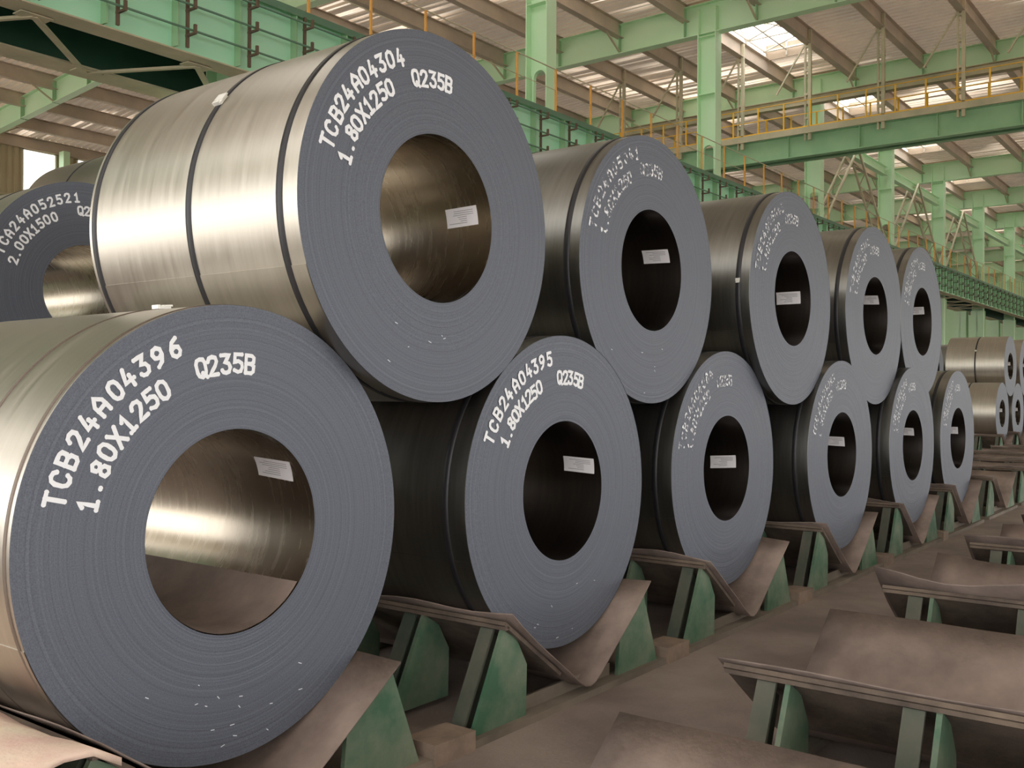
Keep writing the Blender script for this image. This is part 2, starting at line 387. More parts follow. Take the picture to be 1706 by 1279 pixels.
# ------------------------------------------------------------------ rafters
RST = [MB().box(min(sx*.012, sx*.16), max(sx*.012, sx*.16), -.012, .012, .03, .95).mesh('web_stiffener', 'midgreen') for sx in (-1, 1)]
RKB = [MB().bar((sx*.05, 0, .05), (sx*1.1, 0, .62), .05).mesh('knee_brace', 'beige') for sx in (-1, 1)]
for i, x in enumerate(BX[1:]):
    r = empty('roof_rafter', (x, YC, 12.5))
    if x < 17: lab = 'mint green roof rafter, %s bay line before the nearest column' % ('third' if x < -0 else ('second' if x < 5 else 'first'))
    else:
        k = int(round((x-17.4)/9))
        lab = {0: 'mint roof rafter over the nearest column, running on above the rear windows at left',
               1: 'broad mint green rafter crossing the top centre, carried by the second column',
               2: 'mint green rafter just beyond the white skylight, over the third column'}.get(k, 'mint green roof rafter over the %s column of the runway' % ordn[min(k, 9)])
        if k > 9: lab = 'mint green roof rafter against the far end wall'
    tag(r, lab, 'roof beam', 'mint rafters across the hall')
    b = MB(); b.ibeam((0, -14.2-YC, 0), (0, 29-YC, 0), .98, .34, .025, .014)
    b.build('beam', 'mint', r)
    b2 = MB(); b2.ibeam((0, 29-YC, 0), (0, EAVE-YC, roof_z(EAVE)-ROOF0+.1), .85, .3, .025, .014)
    b2.build('sloping_beam', 'mint', r)
    for y in SY:
        dz = roof_z(y)-ROOF0
        for sx in (0, 1):
            o = put('web_stiffener', RST[sx], r, (0, y-YC, dz)); o.scale.z = 1 if dz > -.1 else .86
            if int(round((y+14.2)/2.4)) % 2 == 0: put('knee_brace', RKB[sx], r, (0, y-YC, dz))

# ------------------------------------------------------------------ crane runway girder with truss, pipes and walkway
GX0, GX1 = -6.0, 98.0; ZT, ZB = 7.58, 6.38; YF, YB = 10.4, 12.47
g = empty('crane_runway_girder', (GX0, YF, ZB)); tag(g, 'long mint crane runway girder with pipes and brackets running behind the coil row', 'girder')
def gp(b, name, m): return b.build(name, m, g, (-GX0, -YF, -ZB))
gp(MB().box(GX0, GX1, YF-.006, YF+.006, ZB+.02, ZT-.02), 'web', 'mint2')
gp(MB().box(GX0, GX1, YF-.16, YF+.16, ZT-.02, ZT), 'top_flange', 'midgreen')
gp(MB().box(GX0, GX1, YF-.08, YF+.34, ZB-.02, ZB), 'bottom_flange', 'beige')
gp(MB().box(GX0, GX1, YB-.006, YB+.006, ZB-.0, ZT+.5), 'rear_web', 'darkgreen')
gp(MB().box(GX0, GX1, YB-.30, YB+.22, ZB-.03, ZB), 'rear_flange', 'beige')
gp(MB().box(GX0, GX1, YF+.16, YB, ZT-.06, ZT-.02), 'walkway_deck', 'darkgreen')
gp(MB().box(GX0, GX1, YF-.17, YF-.16, ZT-.07, ZT+.05), 'kick_plate', 'pipe')
stm = MB().box(-.012, .012, -.15, -.006, 0.02, ZT-ZB-.02).mesh('stiffener', 'midgreen')
brm = MB()
for z in (.18, .55, .92):
    brm.box(-.02, .02, -.36, -.15, z, z+.03); brm.box(-.02, .02, -.39, -.35, z, z+.14)
brm.box(-.022, .022, -.20, -.16, .02, 1.14)
brm = brm.mesh('pipe_bracket', 'brown')
x = GX0+.35; k = 0
while x < GX1:
    put('stiffener', stm, g, (x-GX0, 0, 0))
    put('pipe_bracket', brm, g, (x-GX0+.14, 0, 0)); x += 1.12; k += 1
for z in (.25, .62, .99):
    gp(MB().tube([(GX0, YF-.3, ZB+z), (GX1, YF-.3, ZB+z)], .018, 8), 'pipe', 'pipe')
# horizontal lacing seen from below
nodes = [GX0+.75*i for i in range(int((GX1-GX0)/.75))]
lac = []
x = 4.75-1.7*6; i = 0
lm2 = MB().bar((0, .28, -.01), (1.7, 2.0, -.01), .09, .04).mesh('lacing_bar', 'beige')
lm3 = MB().bar((0, 2.0, -.01), (.85, .28, -.01), .07, .04).mesh('lacing_bar', 'beige')
gus = MB().box(-.22, .22, -.11, .11, -.045, -.03).mesh('node_plate', 'beige')
while x < 60:
    put('lacing_bar', lm2, g, (x-GX0, 0, -.03)); put('lacing_bar', lm3, g, (x+1.7-GX0 if False else x+.85-GX0+.85, 0, -.03))
    put('node_plate', gus, g, (x-GX0, .30, 0)); put('node_plate', gus, g, (x+1.7-GX0, 1.95, 0))
    x += 2.55
# walkway handrail
hr = empty('walkway_handrail', (GX0, YF-.1, ZT)); tag(hr, 'orange handrail along the top of the mint crane runway girder', 'railing')
hp = MB().box(-.02, .02, -.02, .02, 0, 1.02).mesh('rail_post', 'orange')
x = 15.0-1.45*14
while x < 85: put('rail_post', hp, hr, (x-GX0, 0, 0)); x += 1.45
MB().tube([(0, 0, 1.02), (GX1-GX0, 0, 1.02)], .014, 6).build('top_rail', 'beige', hr)
MB().tube([(0, 0, .55), (GX1-GX0, 0, .55)], .009, 6).build('middle_rail', 'beige', hr)

# ------------------------------------------------------------------ suspended cross walk (catwalk) along y
def crosswalk(XK, lab, labr, zb=9.3, far=False):
    cwk = empty('overhead_catwalk', (XK, 10, zb)); tag(cwk, lab, 'catwalk')
    y0, y1 = -9, 17.5
    def P(b, n, m): return b.build(n, m, cwk, (-XK, -10, -zb))
    P(MB().ibeam((XK-.3, y0, zb), (XK-.3, y1, zb), .75, .3, .03, .014), 'main_beam', 'midgreen')
    P(MB().ibeam((XK+.9, y0, zb+.15), (XK+.9, y1, zb+.15), .6, .25, .03, .014), 'rear_beam', 'midgreen')
    P(MB().box(XK-.55, XK+1.05, y0, y1, zb+.78, zb+.84), 'deck', 'darkgreen')
    P(MB().box(XK-.6, XK-.55, y0, y1, zb+.72, zb+.93), 'edge_channel', 'beige')
    for k in range(11): P(MB().box(XK-.44, XK-.31, y0+.3+k*2.4, y0+.33+k*2.4, zb+.03, zb+.72), 'web_stiffener', 'midgreen')
    P(MB().ibeam((XK+.6, y0, zb+2.0), (XK+.6, y1, zb+2.0), .3, .3, .02, .012), 'upper_beam', 'beige')
    hm = MB().bar((-.5, -.07, .5), (-.5, -.07, 4.2), .10).bar((-.5, .09, .5), (-.5, .09, 4.2), .06)
    for z in (1.2, 2.0, 2.8, 3.6): hm.box(-.54, -.46, -.12, .12, z, z+.08)
    hm = hm.mesh('hanger', 'beige')
    db = MB().bar((-.5, 0, 3.9), (-.5, 1.1, 2.2), .05).mesh('diagonal_brace', 'beige')
    for y in SY:
        if y0 < y < y1: put('hanger', hm, cwk, (0, y-10, 0)); put('diagonal_brace', db, cwk, (0, y-10, 0))
    rl = empty('catwalk_railing', (XK, 10, zb+.84)); tag(rl, labr, 'railing')
    pm_ = MB().box(-.022, .022, -.022, .022, 0, 1.0).mesh('rail_post', 'yellow')
    for sx, off in ((-.54, 0), (1.0, .35)):
        y = y0+.3+off
        while y < y1:
            put('rail_post', pm_, rl, (sx, y-10, 0)); y += .92
        MB().tube([(sx, y0-10, 1.0), (sx, y1-10, 1.0)], .014, 6).build('top_rail', 'yellow', rl)
        MB().tube([(sx, y0-10, .55), (sx, y1-10, .55)], .013, 6).build('middle_rail', 'yellow', rl)
        MB().box(sx-.01, sx+.01, y0-10, y1-10, .0, .14).build('kick_board', 'yellow', rl)
crosswalk(31.0, 'green suspended catwalk crossing the hall at upper right, hung from the purlins', 'yellow railing on the catwalk hung at upper right')
# column bracing (inverted V) in the column line
for k, (a, b_) in enumerate(((35.4, 44.4), (44.4, 53.4), (53.4, 62.4))):
    mid = (a+b_)/2
    br = empty('column_bracing', (mid, YC, 8)); tag(br, 'slender inverted V brace between the %s and %s mint columns' % (ordn[k+2], ordn[k+3]), 'brace')
    for s, xe in ((-1, a+.3), (1, b_-.3)):
        b = MB(); b.bar((0, -.2, 3.6), (xe-mid, -.2, -.3), .08); b.build('brace_leg', 'beige', br)
        b = MB(); b.bar((0, .2, 3.6), (xe-mid, .2, -.3), .08); b.build('brace_leg', 'beige', br)
        l_ = MB(); n = 9
        for j in range(n):
            t0, t1 = j/n, (j+1)/n; sgn = .2 if j % 2 else -.2
            l_.bar(((xe-mid)*t0, sgn, 3.6-3.9*t0), ((xe-mid)*t1, -sgn, 3.6-3.9*t1), .035)
        l_.build('lacing', 'beige', br)
# struts between columns at beam height
for k in range(1, 9):
    a = CX[2]+9*k; 
    s_ = MB().ibeam((a+.2, YC, 11.2), (a+8.8, YC, 11.2), .4, .25)
    if k >= 2: tag(s_.build('tie_beam', 'mint'), 'mint tie beam joining the %s and %s columns below the roof' % (ordn[min(k, 9)], ordn[min(k+1, 9)]), 'beam')

# ------------------------------------------------------------------ steel coils
NS = 160
def ringpts(r, y, n=NS, ph=0): return [(r*math.cos(2*math.pi*i/n+ph), y, r*math.sin(2*math.pi*i/n+ph)) for i in range(n)]
def rings(b, prof, smooth, n=NS):
    o = len(b.v)
    for (r, y) in prof: b.v += ringpts(r, y, n)
    for k in range(len(prof)-1):
        for i in range(n):
            j = (i+1) % n; b.f.append((o+k*n+i, o+k*n+j, o+(k+1)*n+j, o+(k+1)*n+i)); b.sm.append(smooth)

GL = {
 'T': [[(0, 1), (.6, 1)], [(.3, 1), (.3, 0)]],
 'C': [[(.6, .8), (.5, .95), (.3, 1), (.1, .92), (0, .7), (0, .3), (.1, .08), (.3, 0), (.5, .05), (.6, .2)]],
 'B': [[(0, 0), (0, 1), (.4, 1), (.55, .9), (.55, .65), (.4, .53), (0, .53)], [(.4, .53), (.6, .42), (.6, .12), (.45, 0), (0, 0)]],
 'A': [[(0, 0), (0, .65), (.3, 1), (.6, .65), (.6, 0)], [(0, .38), (.6, .38)]],
 'Q': [[(.3, 0), (.08, .1), (0, .3), (0, .75), (.1, .95), (.3, 1), (.5, .95), (.6, .75), (.6, .3), (.52, .1), (.3, 0)], [(.35, .22), (.62, -.04)]],
 'X': [[(0, 0), (.6, 1)], [(0, 1), (.6, 0)]],
 '.': [[(.28, .04), (.32, .04)]],
 '0': [[(.3, 0), (.08, .1), (0, .3), (0, .7), (.08, .9), (.3, 1), (.52, .9), (.6, .7), (.6, .3), (.52, .1), (.3, 0)]],
 '1': [[(.12, .78), (.32, 1), (.32, 0)], [(.1, 0), (.55, 0)]],
 '2': [[(0, .78), (.1, .95), (.3, 1), (.52, .93), (.58, .72), (.45, .48), (0, 0), (.6, 0)]],
 '3': [[(0, 1), (.55, 1), (.25, .6), (.5, .52), (.6, .3), (.5, .06), (.28, 0), (.08, .05), (0, .16)]],
 '4': [[(.25, 1), (0, .32), (.6, .32)], [(.42, .58), (.42, 0)]],
 '5': [[(.55, 1), (.08, 1), (.04, .57), (.32, .62), (.55, .5), (.6, .28), (.5, .06), (.28, 0), (.02, .1)]],
 '6': [[(.5, .98), (.2, .8), (.02, .45), (.04, .15), (.25, 0), (.48, .05), (.6, .25), (.52, .48), (.3, .55), (.06, .42)]],
 '7': [[(0, 1), (.6, 1), (.2, 0)]],
 '8': [[(.3, .53), (.1, .65), (.08, .88), (.3, 1), (.52, .88), (.5, .65), (.3, .53)], [(.3, .53), (.06, .38), (.04, .12), (.3, 0), (.56, .12), (.54, .38), (.3, .53)]],
 '9': [[(.1, .02), (.4, .2), (.58, .55), (.56, .85), (.35, 1), (.12, .95), (0, .75), (.08, .52), (.3, .45), (.54, .58)]],
}
def text_arc(b, txt, r0, a0, a1, h, hw, ydep, rng):
    """characters centred from angle a0 to a1 (degrees, clockwise), base line radius r0-h/2"""
    n = len(txt)
    for i, ch in enumerate(txt):
        if ch == ' ': continue
        ac = math.radians(a0+(a1-a0)*i/max(1, n-1)+rng.uniform(-.25, .25)); dr = rng.uniform(-.003, .003)
        for st in GL[ch]:
            pts = []
            for (p, q) in zip(st, st[1:]):
                for t in (0, .5): pts.append((p[0]+(q[0]-p[0])*t, p[1]+(q[1]-p[1])*t))
            pts.append(st[-1])
            P = []
            for (u, v) in pts:
                rr = r0-h/2+v*h+dr; an = ac-((u-.3)*h*.95)/r0
                P.append((rr*math.cos(an), rr*math.sin(an)))
            yd = ydep - .00012*STN[0]; STN[0] = (STN[0]+1) % 7
            closed = abs(P[0][0]-P[-1][0])+abs(P[0][1]-P[-1][1]) < 1e-6
            m_ = len(P); vs = []
            for k in range(m_):
                pa = P[k-1] if k > 0 else (P[-2] if closed else P[0]); pb = P[k+1] if k < m_-1 else (P[1] if closed else P[-1])
                c = P[k]
                d1 = Vector((c[0]-pa[0], c[1]-pa[1])); d2 = Vector((pb[0]-c[0], pb[1]-c[1]))
                if d1.length < 1e-7: d1 = d2
                if d2.length < 1e-7: d2 = d1
                d1.normalize(); d2.normalize(); t = d1+d2
                t = t.normalized() if t.length > .2 else d1
                w = hw*min(1.5, 1/max(.6, t.dot(d1)))*rng.uniform(.9, 1.1)
                yk = yd-.000015*k; vs += [(c[0]-t.y*w, yk, c[1]+t.x*w), (c[0]+t.y*w, yk, c[1]-t.x*w)]
            b.add(vs, [(2*k, 2*k+1, 2*k+3, 2*k+2) for k in range(m_-1)])
            if not closed:
                for e, sg in ((0, 0), (-1, 1)):
                    c = P[e]; o_ = P[1] if e == 0 else P[-2]; a = math.atan2(c[1]-o_[1], c[0]-o_[0]); rd = hw*1.15
                    b.add([(c[0]+rd*math.cos(a-math.pi/2+k*math.pi/6), yd-(.00001 if e == 0 else .00003+.000015*m_), c[1]+rd*math.sin(a-math.pi/2+k*math.pi/6)) for k in range(7)], [tuple(range(7))])
STN = [0]

def coil(x, y, z, R, ri, width, label, texts=None, worn=False, sticker=None, group='steel coils in the front stack', straps=(.07, .58), seed=1, rz=0, n=NS, scratches=0, clip=None, tail=False, bright=False, sw=.030, smat='strap'):
    """origin at the centre of the near face; axis along +y"""
    rng = random.Random(seed)
    c = empty('steel_coil', (x, y, z), rz); tag(c, label, 'steel coil', group)
    # end face: many windings, each ring standing a hair proud or shy of its neighbour
    b = MB(); prof = [(ri, .0015)]; nr = 56 if n > 100 else 6; yo = 0
    for k in range(nr):
        r0 = ri+(R-ri)*k/nr; r1 = ri+(R-ri)*(k+1)/nr
        yo = max(0, min(.004, yo+rng.uniform(-.0003, .0003)))
        prof += [(r0+.0006, yo), (r1-.0006, yo)]
    prof.append((R, .002))
    rings(b, prof, False, n); b.build('end_face', 'face', c)
    b = MB(); rings(b, [(ri, width), (R, width)], False, n); b.build('far_face', 'face', c)
    # outer wrap in two overlapping lengths, with the coil's loose tail edge
    b = MB(); rings(b, [(R-.0005, .001), (R, .004)], True, n); rings(b, [(R, .004), (R, width*.5), (R, width)], True, n); b.build('outer_wrap', 'wrap' if bright else 'wrap_shaded', c)
    b = MB(); a0 = math.radians(200); a1 = math.radians(250)
    m_ = 14; e = .0022
    vs = [((R+e)*math.cos(a0+(a1-a0)*i/m_), yy, (R+e)*math.sin(a0+(a1-a0)*i/m_)) for yy in (.002, width-.002) for i in range(m_+1)]
    b.add(vs, [(i, i+1, m_+2+i, m_+1+i) for i in range(m_)], True)
    b.add([vs[0], vs[m_+1], (R*math.cos(a0), width-.002, R*math.sin(a0)), (R*math.cos(a0), .002, R*math.sin(a0))], [(0, 1, 2, 3)])
    b.build('wrap_tail', 'wrap' if bright else 'wrap_shaded', c)
    b = MB(); rings(b, [(ri, 0), (ri, width*.5), (ri, width)], True, n); b.build('bore', 'bore' if bright else 'bore_shaded', c)
    if tail:   # rusty inner tail of the first winding lying in the bottom of the bore
        b = MB(); a0, a1 = math.radians(208), math.radians(322); m_ = 24; e = -.003
        vs = [((ri+e)*math.cos(a0+(a1-a0)*i/m_), yy, (ri+e)*math.sin(a0+(a1-a0)*i/m_)) for yy in (.004, width-.01) for i in range(m_+1)]
        b.add(vs, [(i, i+1, m_+2+i, m_+1+i) for i in range(m_)], True)
        o = b.build('bore_lining', 'rust', c); o['label'] = 'dull brown inner sheet in the bottom of the bore'
    for k, s in enumerate(straps):
        b = MB(); e = .0025; rings(b, [(R, s-.001), (R+e, s), (R+e, s+sw), (R, s+sw+.001)], True, n)
        so = b.build('strap', smat, c)
        if clip is not None and k == clip[0]:
            a = math.radians(clip[1]); q = MB(); q.box(-.03, .03, -.028, .028, 0, .012); q.box(-.012, .036, -.034, .034, .010, .018)
            q.box(-.034, -.022, -.02, .03, 0, .02)
            co = q.build('strap_clip', 'clip', so, ((R+.001)*math.cos(a), s+.015, (R+.001)*math.sin(a)))
            co.scale = (clip[2],)*3
            co.rotation_euler.y = math.pi/2-a
    if texts:
        for nm, (t, r0, a0, a1, h) in zip(('serial_marking', 'size_marking', 'grade_marking'), texts):
            b = MB(); text_arc(b, t, r0, a0, a1, h, .0064 if not worn else .0058, -.0012, rng)
            b.build(nm, 'paint_worn' if worn else 'paint', c)
    if scratches:
        b = MB()
        for _ in range(scratches):
            a = math.radians(rng.uniform(225, 300)); r_ = rng.uniform(ri+.1, R-.04); l = rng.uniform(.003, .009); t = rng.uniform(-.9, .3); w = .0012
            p = (r_*math.cos(a), r_*math.sin(a)); d = (math.cos(t)*l, math.sin(t)*l); nn = (-math.sin(t)*w, math.cos(t)*w)
            b.add([(p[0]-d[0]-nn[0], -.001, p[1]-d[1]-nn[1]), (p[0]+d[0]-nn[0], -.001, p[1]+d[1]-nn[1]), (p[0]+d[0]+nn[0], -.001, p[1]+d[1]+nn[1]), (p[0]-d[0]+nn[0], -.001, p[1]-d[1]+nn[1])], [(0, 1, 2, 3)])
        o = b.build('scratch_marks', 'scratch', c); o['kind'] = 'stuff'
    if sticker:
        ya, yb, aa, ab, sk, tilt = sticker      # y range, angle range, skew of the edge along y, tilt in angle
        def sp(u, v, off=.0015):               # u 0..1 from near edge to far, v 0..1 bottom to top
            a = math.radians(aa+(ab-aa)*v+tilt*(u-.5)); r_ = ri-off
            return (r_*math.cos(a), ya+(yb-ya)*u+sk*(v-.5), r_*math.sin(a))
        b = MB(); nu, nv = 4, 6
        b.add([sp(u/nu, v/nv) for v in range(nv+1) for u in range(nu+1) if True], [(v*(nu+1)+u, v*(nu+1)+u+1, (v+1)*(nu+1)+u+1, (v+1)*(nu+1)+u) for v in range(nv) for u in range(nu)], True)
        so = b.build('paper_label', 'paper', c)
        b = MB()
        for k in range(7):
            v = .18+.105*k; u0 = .12 if k > 3 else .34; u1 = rng.uniform(.55, .93)
            q = [sp(u0, v, .002), sp(u1, v, .002), sp(u1, v+.028, .002), sp(u0, v+.028, .002)]
            b.add(q, [(0, 1, 2, 3)])
        b.build('print_lines', 'ink', so)
    return c

def three(serial, size, a=((166.3, 112.1), (165.7, 120.9), (105.2, 85.0)), h=.055, r1=.607, r2=.511, r3=.523, grade='Q235B'):
    return [(serial, r1, a[0][0], a[0][1], h), (size, r2, a[1][0], a[1][1], h), (grade, r3, a[2][0], a[2][1], h)]
SZ = '1.80X1250'
FRONT = 'steel coils in the front stack'
# lower tier
LOW = [
 (0.0, .063, .909, .706, .319), (1.732, .004, .908, .692, .310), (3.464, .028, .906, .685, .307), (5.218, -.048, .906, .677, .304), (6.977, -.058, .903, .670, .301), (8.66, -.03, .905, .672, .301)]
TOP = [(.880, .004, 2.003, .696, .318), (2.604, .049, 1.982, .691, .314), (4.348, -.022, 1.966, .694, .309), (6.105, -.009, 1.965, .704, .308), (7.433, -.013, 1.996, .670, .305)]
lowlab = ['lower coil nearest the camera at bottom left, marked TCB24A04396',
          'second lower coil from the left, marked TCB24A04395, brown band beside its face',
          'third lower coil from the left, white label in its dark bore, worn marking',
          'fourth lower coil from the left, narrow ellipse face, small label at bore edge',
          'fifth lower coil from the left, face seen almost edge-on',
          'last lower coil of the front row, darkest, beyond the last upper coil']
toplab = ['large upper coil nearest the camera, bright skin with two straps, marked TCB24A04304',
          'second upper coil from the left, marked TCB24A05041, label inside bore',
          'third upper coil from the left, smudged white marking, label in bore',
          'fourth upper coil from the left, blurred white marking and reddish bore',
          'fifth and last upper coil of the front row, smallest face']
lowtx = [three('TCB24A04396', SZ), three('TCB24A04395', SZ, ((155, 102), (151.7, 113.4), (95.1, 75.1)), r1=.597, r2=.50, r3=.505),
         three('TCB24A04084', SZ, ((165, 112), (163, 121), (104, 86)), r1=.59, r2=.50, r3=.515),
         three('TCB24A04083', SZ, ((163, 109), (161, 118), (103, 84)), r1=.58, r2=.49, r3=.505),
         three('TCB24A04306', SZ, ((165, 112), (163, 121), (104, 86)), r1=.58, r2=.49, r3=.505),
         three('TCB24A04307', SZ, ((165, 112), (163, 121), (104, 86)), r1=.58, r2=.49, r3=.505)]
toptx = [three('TCB24A04304', SZ, ((162.4, 112), (163.7, 122.3), (105.3, 84.6)), r1=.6, r2=.512, r3=.522),
         three('TCB24A05041', SZ, ((164, 106.5), (163, 118.6), (102.7, 81.7)), r1=.603, r2=.505, r3=.52),
         three('TCB24A05043', SZ, ((165, 109), (163, 120), (104, 84)), r1=.60, r2=.505, r3=.52),
         three('TCB24A05042', SZ, ((165, 109), (163, 120), (104, 84)), r1=.60, r2=.505, r3=.52),
         three('TCB24A05044', SZ, ((165, 109), (163, 120), (104, 84)), r1=.57, r2=.48, r3=.50)]
lowst = [(.06, .235, 25.5, 40.5, -.03, 2.8), (.032, .203, 10.5, 24.8, -.01, 1.5), (.085, .257, -4.8, 9.8, 0, -2.0), (.083, .21, 8.4, 22.3, 0, .8), (.07, .22, 14, 28, 0, 1), (.07, .23, 6, 20, 0, 0)]
topst = [(.067, .234, 5.1, 19.3, .0, -.6), (.062, .224, 14.8, 28.8, 0, .9), (.07, .242, -1.2, 14.6, 0, 0), (.06, .185, 22.5, 37.7, 0, 1.3), (.06, .2, 17, 31, 0, 0)]
for i, (x, y, z, R, ri) in enumerate(LOW):
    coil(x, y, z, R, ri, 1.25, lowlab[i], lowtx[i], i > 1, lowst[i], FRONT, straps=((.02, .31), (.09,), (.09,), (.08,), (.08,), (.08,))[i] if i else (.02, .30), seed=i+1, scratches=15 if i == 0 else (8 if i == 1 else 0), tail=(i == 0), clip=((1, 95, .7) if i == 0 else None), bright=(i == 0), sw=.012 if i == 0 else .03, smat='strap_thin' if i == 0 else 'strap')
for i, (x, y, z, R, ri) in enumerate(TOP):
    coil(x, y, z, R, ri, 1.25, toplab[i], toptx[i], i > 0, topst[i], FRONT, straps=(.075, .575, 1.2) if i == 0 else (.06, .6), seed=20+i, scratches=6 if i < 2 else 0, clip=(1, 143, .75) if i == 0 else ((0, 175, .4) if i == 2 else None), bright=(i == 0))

# second and third stacks behind
RB = 'steel coils in the stack behind'
YT = 3.75; XT = 1.60
coil(XT, YT, 2.0, .72, .305, 1.5, 'dark-faced upper coil behind at far left, marked TCA24A052521', three('TCA24A052521', '2.00X1500', ((160, 98), (163, 117), (96, 77)), r1=.615, r2=.52, r3=.53), False, None, RB, seed=40, straps=(.3,), bright=True)
REAR = [(XT-.87, YT, 'left'), (XT+.87, YT, 'right')]
for x, y, w in REAR:
    coil(x, y, .90, .69, .305, 1.5, '%s lower coil of the rear stack, under the dark-faced coil at far left' % w, None, False, None, RB, seed=41, n=64)
# third stack, three tiers high; only the flank of its top coil shows above the far-left coil
X3, Y3 = 3.9, 6.4
coil(X3, Y3, 3.085, .71, .305, 1.5, 'topmost coil behind, only its bright flank shows under the windows at far left', None, False, None, RB, seed=45, n=96, straps=(.7,), bright=True)
for x, w in ((X3-.87, 'left'), (X3+.87, 'right')):
    coil(x, Y3, 1.985, .69, .305, 1.5, '%s middle-tier coil of the hindmost stack, under the topmost coil' % w, None, False, None, RB, seed=46, n=64)
for x, w in ((X3-1.74, 'left'), (X3, 'centre'), (X3+1.74, 'right')):
    coil(x, Y3, .90, .69, .305, 1.5, '%s ground-tier coil of the hindmost stack at left' % w, None, False, None, RB, seed=47, n=64)
    REAR.append((x, Y3, w+' hindmost'))

# ------------------------------------------------------------------ coil cradles
CL = 1.42
def cradle_parts(ys):
    P = []
    t = .016
    # V plates (inclined wings)
    def wing(sx, xo, zo):
        # top surface from (sx*xo, zo) to (0, .05) moved down by clearance
        dx, dz = -sx*xo, .05-zo; L_ = math.hypot(dx, dz); nx, nz = (dz/L_, -dx/L_) if sx > 0 else (-dz/L_, dx/L_)
        if nz > 0: nx, nz = -nx, -nz
        c = .022
        a = (sx*xo+nx*c, zo+nz*c); b = (sx*.17+nx*c, .05+(zo-.05)*.17/xo+nz*c)
        return MB().prism([a, b, (b[0]+nx*t, b[1]+nz*t), (a[0]+nx*t, a[1]+nz*t)], 'y', 0, CL).mesh('wing_plate', 'rust_dark')
    P.append(('wing_plate', wing(-1, .56, .457), (0, 0, 0)))
    P.append(('wing_plate', wing(1, .53, .435), (0, 0, 0)))
    P.append(('lip_bar', MB().box(-.575, -.55, 0, CL, .405, .42).mesh('lip_bar', 'rust_dark'), (0, 0, 0)))
    gl = MB().prism([(-.565, .405), (-.755, .03), (-.41, .03), (-.405, .235), (-.475, .352)], 'y', 0, .018).mesh('gusset_plate', 'green')
    gr = MB().prism([(.545, .375), (.68, .03), (.31, .03), (.33, .225), (.43, .315)], 'y', 0, .018).mesh('gusset_plate', 'green')
    pl = MB().prism([(-.565, .40), (-.76, .03), (-.745, .03), (-.55, .40)], 'y', 0, .065)
    pl.prism([(-.55, .395), (-.745, .03), (-.60, .03), (-.47, .33)], 'y', .027, .038); pl = pl.mesh('post', 'greendust')
    pr_ = MB().prism([(.545, .37), (.69, .03), (.675, .03), (.53, .37)], 'y', 0, .065)
    pr_.prism([(.53, .36), (.675, .03), (.55, .03), (.45, .30)], 'y', .027, .038); pr_ = pr_.mesh('post', 'greendust')
    for y in ys:
        P.append(('gusset_plate', gl, (0, y, 0))); P.append(('gusset_plate', gr, (0, y, 0)))
        P.append(('post', pl, (0, y+.05, 0))); P.append(('post', pr_, (0, y+.05, 0)))
    rail = MB().box(-.78, .72, 0, .10, 0, .03).mesh('base_rail', 'dusty')
    P.append(('base_rail', rail, (0, -.01, 0))); P.append(('base_rail', rail, (0, 1.31, 0)))
    sill = MB().box(-.36, .30, .0, .012, .03, .085).mesh('sill_plate', 'dusty')
    P.append(('sill_plate', sill, (0, .06, 0)))
    return P
CP = cradle_parts((.02, .44, .86, 1.28)); CP2 = cradle_parts((.256, .723, 1.19))
def liner_mesh(seed, wavy, ext=0, over=.03):
    """loose bent steel sheet lying in the V; profile follows the wings and rounds the valley"""
    rng = random.Random(seed); c = .009
    prof = [(-.56-ext, .457+ext*.9), (-.50, .4136), (-.40, .3409), (-.28, .2536), (-.16, .1664), (-.09, .112), (-.04, .082), (0, .074), (.04, .083), (.09, .112), (.16, .1664), (.28, .2536), (.40, .3409), (.53, .4355)]
    ny = 14; b = MB(); vs = []
    ph = rng.uniform(0, 6)
    for s in (0, .006):
        for j in range(ny+1):
            y = -over+(CL+2*over)*j/ny
            for k, (x, z) in enumerate(prof):
                edge = 1 if k == 0 else (.35 if k == 1 else (.6 if k == len(prof)-1 else 0))
                w = wavy*edge*(.6+.4*math.sin(y*4.2+ph)+.5*math.sin(y*9+ph*2))
                vs.append((x-(.3*w if k == 0 else 0)-(0 if 0 < k < len(prof)-1 else 0), y, z-c-s+w))
    n = len(prof); m_ = (ny+1)*n; fs = []
    for j in range(ny):
        for k in range(n-1):
            a = j*n+k
            fs.append((a, a+1, a+n+1, a+n)); fs.append((m_+a, m_+a+n, m_+a+n+1, m_+a+1))
    for k in range(n-1):
        fs.append((k, m_+k, m_+k+1, k+1)); a = ny*n+k; fs.append((a, a+1, m_+a+1, m_+a))
    for j in range(ny):
        a = j*n; fs.append((a, a+n, m_+a+n, m_+a)); a = j*n+n-1; fs.append((a, m_+a, m_+a+n, a+n))
    b.add(vs, fs, True); me = b.mesh('liner_sheet', 'rust')
    return me
def cradle(x, y, label, llabel, sz=1, seed=1, wavy=.02, ext=0, group='green coil cradles'):
    c = empty('coil_cradle', (x, y, 0)); c.scale.z = sz; tag(c, label, 'cradle', group)
    for nm, me, loc in (CP2 if y < -1 else CP): put(nm, me, c, loc)
    l_ = put('liner_sheet', liner_mesh(seed, wavy, ext), None, (x, y, 0)); l_.scale.z = sz
    tag(l_, llabel, 'steel sheet', 'bent sheets lining the cradles')
nth = ['first', 'second', 'third', 'fourth', 'fifth', 'sixth']
for i, (x, y, z, R, ri) in enumerate(LOW):
    zt = .05+R/.8087
    cradle(x, -.11, 'green V cradle carrying the %s lower coil from the left' % nth[i] if i else 'green V cradle under the nearest lower coil, cut by the bottom edge',
           'rusty bent sheet between the %s lower coil and its cradle' % nth[i], z/zt, 50+i, .022 if i else .012)
